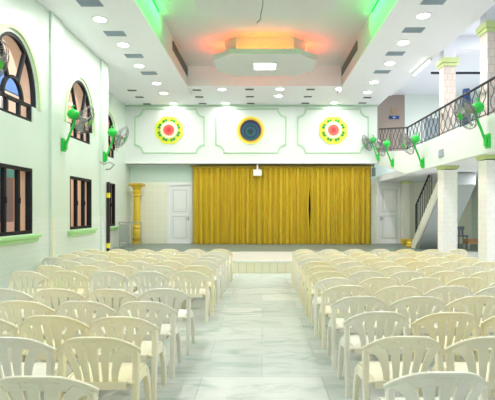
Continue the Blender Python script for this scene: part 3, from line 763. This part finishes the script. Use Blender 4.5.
tag(cb.build('hanging_cable', M['cable']), 'grey cable looping below the farther fan on the left wall', 'cable')

# ------------------------------------------------------------------ wall fans
def make_fan():
    r = empty('wall_fan', (0, 0, 0))
    m = MB().box(0, .05, -.075, .075, -.14, .14); m.box(.05, .09, -.05, .05, -.10, .08); m.build('wall_bracket', M['green'], r, bevel=.015)
    MB().tube([(.07, 0, 0), (.15, 0, .22), (.23, 0, .42), (.25, 0, .56)], .026, 8).build('arm', M['green'], r, smooth=True)
    ax = Vector((.88, .06, -.44)).normalized()
    c = Vector((.25, 0, .62)); q = Vector((0, 0, 1)).rotation_difference(ax).to_matrix().to_4x4()
    T = Matrix.Translation(c) @ q
    MB().lathe([(.02, -.14), (.08, -.125), (.108, -.08), (.112, 0), (.10, .05), (.06, .09), (.04, .11)], 20, T).build('motor_housing', M['green'], r, smooth=True)
    MB().tube([c+Vector((-.03, 0, .10)), c+Vector((-.06, .0, .17)), c+Vector((-.01, 0, .2))], .018, 6).build('tilt_knob', M['green'], r)
    R = .31
    g = MB()
    def ring(rad, z, t, n=32): g.tube([T @ Vector((rad*math.cos(2*PI*k/n), rad*math.sin(2*PI*k/n), z)) for k in range(n)], t, 5, True)
    ring(R, .22, .007); ring(R, .25, .007); ring(.23, .155, .003); ring(.10, .11, .004)
    ring(.23, .315, .003); ring(.15, .335, .003); ring(.07, .345, .006)
    for k in range(20):
        a = 2*PI*k/20; ca, sa = math.cos(a), math.sin(a)
        g.tube([T @ Vector((rr*ca, rr*sa, z)) for rr, z in ((.10, .11), (.16, .125), (.23, .155), (R, .22))], .0026, 4)
        g.tube([T @ Vector((rr*ca, rr*sa, z)) for rr, z in ((.07, .345), (.15, .335), (.23, .315), (R, .25))], .0026, 4)
    g.build('guard', M['wire'], r)
    MB().lathe([(.045, .10), (.06, .18), (.055, .25), (.03, .28)], 16, T).build('hub', M['blade'], r, smooth=True)
    MB().lathe([(.07, .338), (.07, .352), (.02, .356)], 16, T).build('badge', M['green'], r)
    for k in range(3):
        a0 = 2*PI*k/3
        def fn(u, v):
            rr = .05+.22*u; a = a0+(v-.5)*(.7+.3*u); return T @ Vector((rr*math.cos(a), rr*math.sin(a), .21+(v-.5)*.09))
        MB().sheet(fn, [i/5 for i in range(6)], [i/5 for i in range(6)], .006).build('blade', M['blade'], r, smooth=True)
    return r
fan0 = make_fan(); used = False
GF = 'green wall fans'
def fan(loc, rz, label):
    global used
    r = fan0 if not used else copy_tree(fan0); used = True
    r.location = loc; r.rotation_euler = (0, 0, rz); tag(r, label, 'wall fan', GF)
fan((XL+.05, 9.32, pz(145, 9.32)), 0, 'green wall fan in front of the middle arched window')
fan((XL+.05, 11.75, pz(157, 11.75)), 0, 'green wall fan near the end of the left wall, by the third arch')
fan((XL, 6.2, 3.15), 0, 'wall fan whose guard crosses the nearest arched window at the left edge')
fy = XG*F/(490-VX); fan((XG, XG*F/(489-VX), pz(141, XG*F/(489-VX))), PI, 'large green wall fan on the gallery front, nearest the camera')
y = XG*F/(423.7-VX); fan((XG, y, pz(163, y)), PI, 'green wall fan on the gallery front below the bend of the railing')
y = XG*F/(393.5-VX); fan((XG, y, pz(163, y)), PI, 'green wall fan second from the stage wall, below the close bars')
fan((XG, 16.75, pz(157, 16.75)), PI, 'green wall fan closest to the stage wall, beside the right flower medallion')

# ------------------------------------------------------------------ outside the left windows
def block(name, x0, x1, y0, y1, z0, z1, mat): return MB().box(x0, x1, y0, y1, z0, z1).build(name, mat)
r = empty('peach_house', (-7.6, 16.5, -.12)); tag(r, 'peach painted house outside the arched windows', 'building')
MB().box(-1.6, .2, -2.6, 4.5, 0, 8.2).build('house_wall', M['peach'], r)
MB().box(-1.8, .5, -2.8, 4.7, 8.2, 8.4).build('roof_slab', M['white'], r)
MB().box(.2, .26, -2.2, -1.2, 1.3, 2.7).build('shutter', M['violet'], r)
r = empty('blue_awning', (-6.6, 12.3, 4.7)); tag(r, 'blue sheet awning seen through the nearest arched window', 'awning')
MB().add([(0, -.9, 0), (0, .9, 0), (-.9, .9, .9), (-.9, -.9, .9), (.02, -.9, .03), (.02, .9, .03), (-.88, .9, .93), (-.88, -.9, .93)],
         [(0, 3, 2, 1), (4, 5, 6, 7), (0, 1, 5, 4), (1, 2, 6, 5), (2, 3, 7, 6), (3, 0, 4, 7)]).build('awning_sheet', M['blue'], r)
for yy in (-.85, .85): MB().tube([(-.02, yy, -4.82), (-.02, yy, 0)], .03, 6).build('awning_post', M['steel'], r)
r = empty('boundary_wall', (-6.3, 9, -.12)); tag(r, 'violet grey fence over a pink wall outside the lower windows', 'fence')
MB().box(-.1, .1, -9, 8.5, 0, 1.45).build('plinth', M['pinkw'], r)
for k in range(9): MB().box(-.06, .06, -9+k*1.95, -9+k*1.95+1.55, 1.45, 2.55).build('sheet', M['violet'], r)
for k in range(9): MB().box(-.05, .05, -9+k*1.95+1.55, -9+(k+1)*1.95, 1.45, 2.55).build('peach_post', M['peach'], r)
MB().box(-.05, .05, -9, 8.5, 2.55, 2.75).build('coping', M['teal'], r)
struct(block('ground_outside', -30, XL-.25, -20, 40, -.3, -.12, paint('pale_ground', (.6, .57, .52), .9)))

# ------------------------------------------------------------------ plastic chairs
def rrect(cx, cy, hx, hy, z, n=8):
    p = []
    for k in range(n):
        a = 2*PI*(k+.5)/n; ca, sa = math.cos(a), math.sin(a)
        p.append(Vector((cx+hx*math.copysign(abs(ca)**.55, ca), cy+hy*math.copysign(abs(sa)**.55, sa), z)))
    return p
HWID = .280
def ysurf(x, z):     # curved, leaning back surface
    return .0 + (.745-z)*.30 + .125*(abs(x)/HWID)**2.2
def make_chair():
    r = empty('plastic_chair', (0, 0, 0)); mt = PLASTIC['ivory']
    ZE = .612; ZTOP = .745
    # backrest: crest rail + five fanned slats
    m = MB()
    def top(t):  # t in -1..1
        a = t*PI/2; x = HWID*math.sin(a)**1 if True else 0
        return x, ZE+(ZTOP-ZE)*(1-abs(x/HWID)**2.9)
    def crest(u, v):
        x, z1 = top(u)
        band = .074*(1-abs(u)**4)+.038*abs(u)**4
        z = z1-band*v
        return (x*(1-.05*v*abs(u)), ysurf(x, z)+.006*math.sin(PI*v), z)
    us = [-1+2*i/24 for i in range(25)]
    m.sheet(crest, us, [0, .33, .66, 1], .014)
    def lip(u, v):   # rolled top edge
        x, z1 = top(u); return (x, ysurf(x, z1)-.004+.022*v, z1-.002+.004*math.sin(PI*v))
    m.sheet(lip, us, [0, .5, 1], .010)
    for xt, xb, wt, wb, flare in ((0, 0, .068, .038, 0), (.094, .061, .068, .038, .004), (-.094, -.061, .068, .038, .004), (.187, .121, .070, .040, .032), (-.187, -.121, .070, .040, .032)):
        def slat(u, v, xt=xt, xb=xb, wt=wt, wb=wb, flare=flare):
            e = v**1.6; xc = xb+(xt-xb)*e + math.copysign(flare, xt)*v**4*(1 if xt else 0); wd = wb+(wt-wb)*v
            x = xc+(u-.5)*wd
            xx, zt = 0, ZE+(ZTOP-ZE)*(1-min(1, abs(x)/HWID)**2.9)-.03
            z = .405+(zt-.405)*v
            return (x, ysurf(x*(.8+.2*v*v), z)+.004*math.cos((u-.5)*PI)-.001, z)
        m.sheet(slat, [0, .5, 1], [i/9 for i in range(10)], .012)
    m.build('backrest', mt, r, smooth=True)
    # seat
    m = MB()
    def seat(u, v):
        hw = .195+.035*v; x = (u-.5)*2*hw; y = .085+.405*v-.03*(abs(u-.5)*2)**4*(v)
        z = .408+.018*v**2-.022*math.sin(PI*min(1, v*1.05))*math.cos((u-.5)*PI)
        if v > .97: z -= .02
        return (x, y, z)
    m.sheet(seat, [i/8 for i in range(9)], [i/9 for i in range(9)]+[1], .014)
    for s in (-1, 1):
        m.sheet(lambda u, v, s=s: (s*(.195+.035*u+.012*v*0), .085+.395*u, .412-.05*v), [0, .33, .66, 1], [0, 1], .010)
    m.sheet(lambda u, v: ((u-.5)*.46, .488, .415-.045*v), [0, .5, 1], [0, 1], .010)
    m.sheet(lambda u, v: ((u-.5)*.39, .088, .412-.05*v), [0, .5, 1], [0, 1], .010)
    m.build('seat', mt, r, smooth=True)
    for s in (-1, 1):
        # rear leg: upright from floor to the crest end
        ytop = ysurf(HWID, ZE)
        secs = [rrect(s*.258, .085, .021, .020, 0), rrect(s*.258, .105, .022, .022, .2), rrect(s*.256, .135, .024, .025, .42), rrect(s*.252, ytop-.004, .023, .030, ZE-.035), rrect(s*.250, ytop-.002, .020, .030, ZE-.004)]
        m = MB().loft(secs)
        m.sheet(lambda u, v, s=s: (s*(.19+.062*u), .10+.09*v, .408-.012*u), [0, .5, 1], [0, 1], .012)
        m.sheet(lambda u, v, s=s: (s*(.235+.012*v), .12+.36*u, .405-.055*v-.03*v*(abs(2*u-1))**2), [i/6 for i in range(7)], [0, .5, 1], .012)
        m.build('leg', mt, r, smooth=True)
        # front leg
        secs = [rrect(s*.250, .520, .019, .019, 0), rrect(s*.246, .505, .022, .022, .2), rrect(s*.232, .478, .026, .026, .36), rrect(s*.214, .465, .022, .022, .412)]
        m = MB().loft(secs); m.build('leg', mt, r, smooth=True)
    return r
chair0 = make_chair(); chair_used = False
def put_chair(x, y, rz, tone, label, group, wide=1.):
    global chair_used
    c = chair0 if not chair_used else copy_tree(chair0); chair_used = True
    c.location = (x, y, 0); c.scale = (wide, 1, 1); c.rotation_euler = (0, 0, rz); tag(c, label, 'chair', group)
    for ch in c.children:
        ch.material_slots[0].link = 'OBJECT'; ch.material_slots[0].material = PLASTIC[tone]
LEFT = [(2.33, -1.19, .60), (3.03, -1.15, .605), (3.64, -1.16, .60), (4.26, -1.13, .60), (4.93, -1.09, .598), (6.38, -1.05, .585), (7.03, -1.04, .58), (7.66, -1.02, .575),
        (8.26, -1.0, .573), (8.86, -.99, .573), (9.46, -.97, .573), (10.05, -.95, .573)]
RIGHT = [(2.38, .98, .605), (3.06, 1.0, .60), (3.80, 1.01, .598), (4.48, 1.0, .598), (5.12, .985, .596), (5.75, .955, .575), (6.36, .945, .574), (6.95, .945, .574),
         (7.58, .945, .574), (8.20, .945, .574), (8.78, .945, .574), (9.38, .945, .574), (10.02, .94, .573)]
FIX = {('L', 0, 0): 'ivory', ('L', 1, 0): 'yellowed', ('L', 1, 1): 'greyish white', ('L', 2, 0): 'ivory', ('L', 2, 1): 'yellowed', ('L', 3, 0): 'greyish white', ('L', 4, 0): 'greyish white',
       ('R', 0, 0): 'bright white', ('R', 1, 0): 'ivory', ('R', 1, 1): 'ivory', ('R', 2, 0): 'greyish white', ('R', 2, 1): 'yellowed', ('R', 3, 0): 'greyish white', ('R', 4, 0): 'ivory', ('R', 5, 0): 'bright white'}
for side, rows in (('L', LEFT), ('R', RIGHT)):
    nm = 'left' if side == 'L' else 'right'
    for i, (d, x0, p) in enumerate(rows):
        for k in range(7):
            s = -1 if side == 'L' else 1
            x = x0+s*p*k
            if side == 'L' and x < -3.88: continue
            if side == 'R' and (x > 4.05 and d < 9.9): continue
            xi = VX+F*x/d
            if xi < -.33*F/d or xi > 495+.33*F/d: continue
            tone = FIX.get((side, i, k)) or random.choice(['ivory', 'ivory', 'yellowed', 'greyish white', 'greyish white', 'ivory'])
            put_chair(x+random.uniform(-.002, .002), d+random.uniform(-.025, .025), random.uniform(-.008, .008), tone,
                      '%s plastic chair, %s block, %s row from the camera, %s from the aisle' % (tone, nm, ORD[i], ORD[k]),
                      'plastic chairs in rows %s of the aisle' % nm, 1.035 if d < 5.3 else 1.)

# ------------------------------------------------------------------ world, camera, view
wd = bpy.data.worlds.new('daylight'); bpy.context.scene.world = wd; wd.use_nodes = True
bg = wd.node_tree.nodes['Background']; bg.inputs[0].default_value = (.93, .97, 1, 1); bg.inputs[1].default_value = 1.8
cam = bpy.data.cameras.new('camera'); co = bpy.data.objects.new('camera', cam); C.objects.link(co)
co.location = (0, 0, H); co.rotation_euler = (PI/2, 0, 0)
cam.sensor_fit = 'HORIZONTAL'; cam.sensor_width = 36; cam.lens = 36*F/495
cam.shift_x = -(VX-247.5)/495; cam.shift_y = (VY-200)/495; cam.clip_start = .05; cam.clip_end = 200
bpy.context.scene.camera = co
vs = bpy.context.scene.view_settings
vs.view_transform = 'Standard'; vs.look = 'None'; vs.gamma = 1; vs.use_curve_mapping = False; vs.exposure = .58
cy = bpy.context.scene.cycles
cy.max_bounces = 8; cy.diffuse_bounces = 5; cy.transparent_max_bounces = 12; cy.caustics_reflective = False; cy.caustics_refractive = False
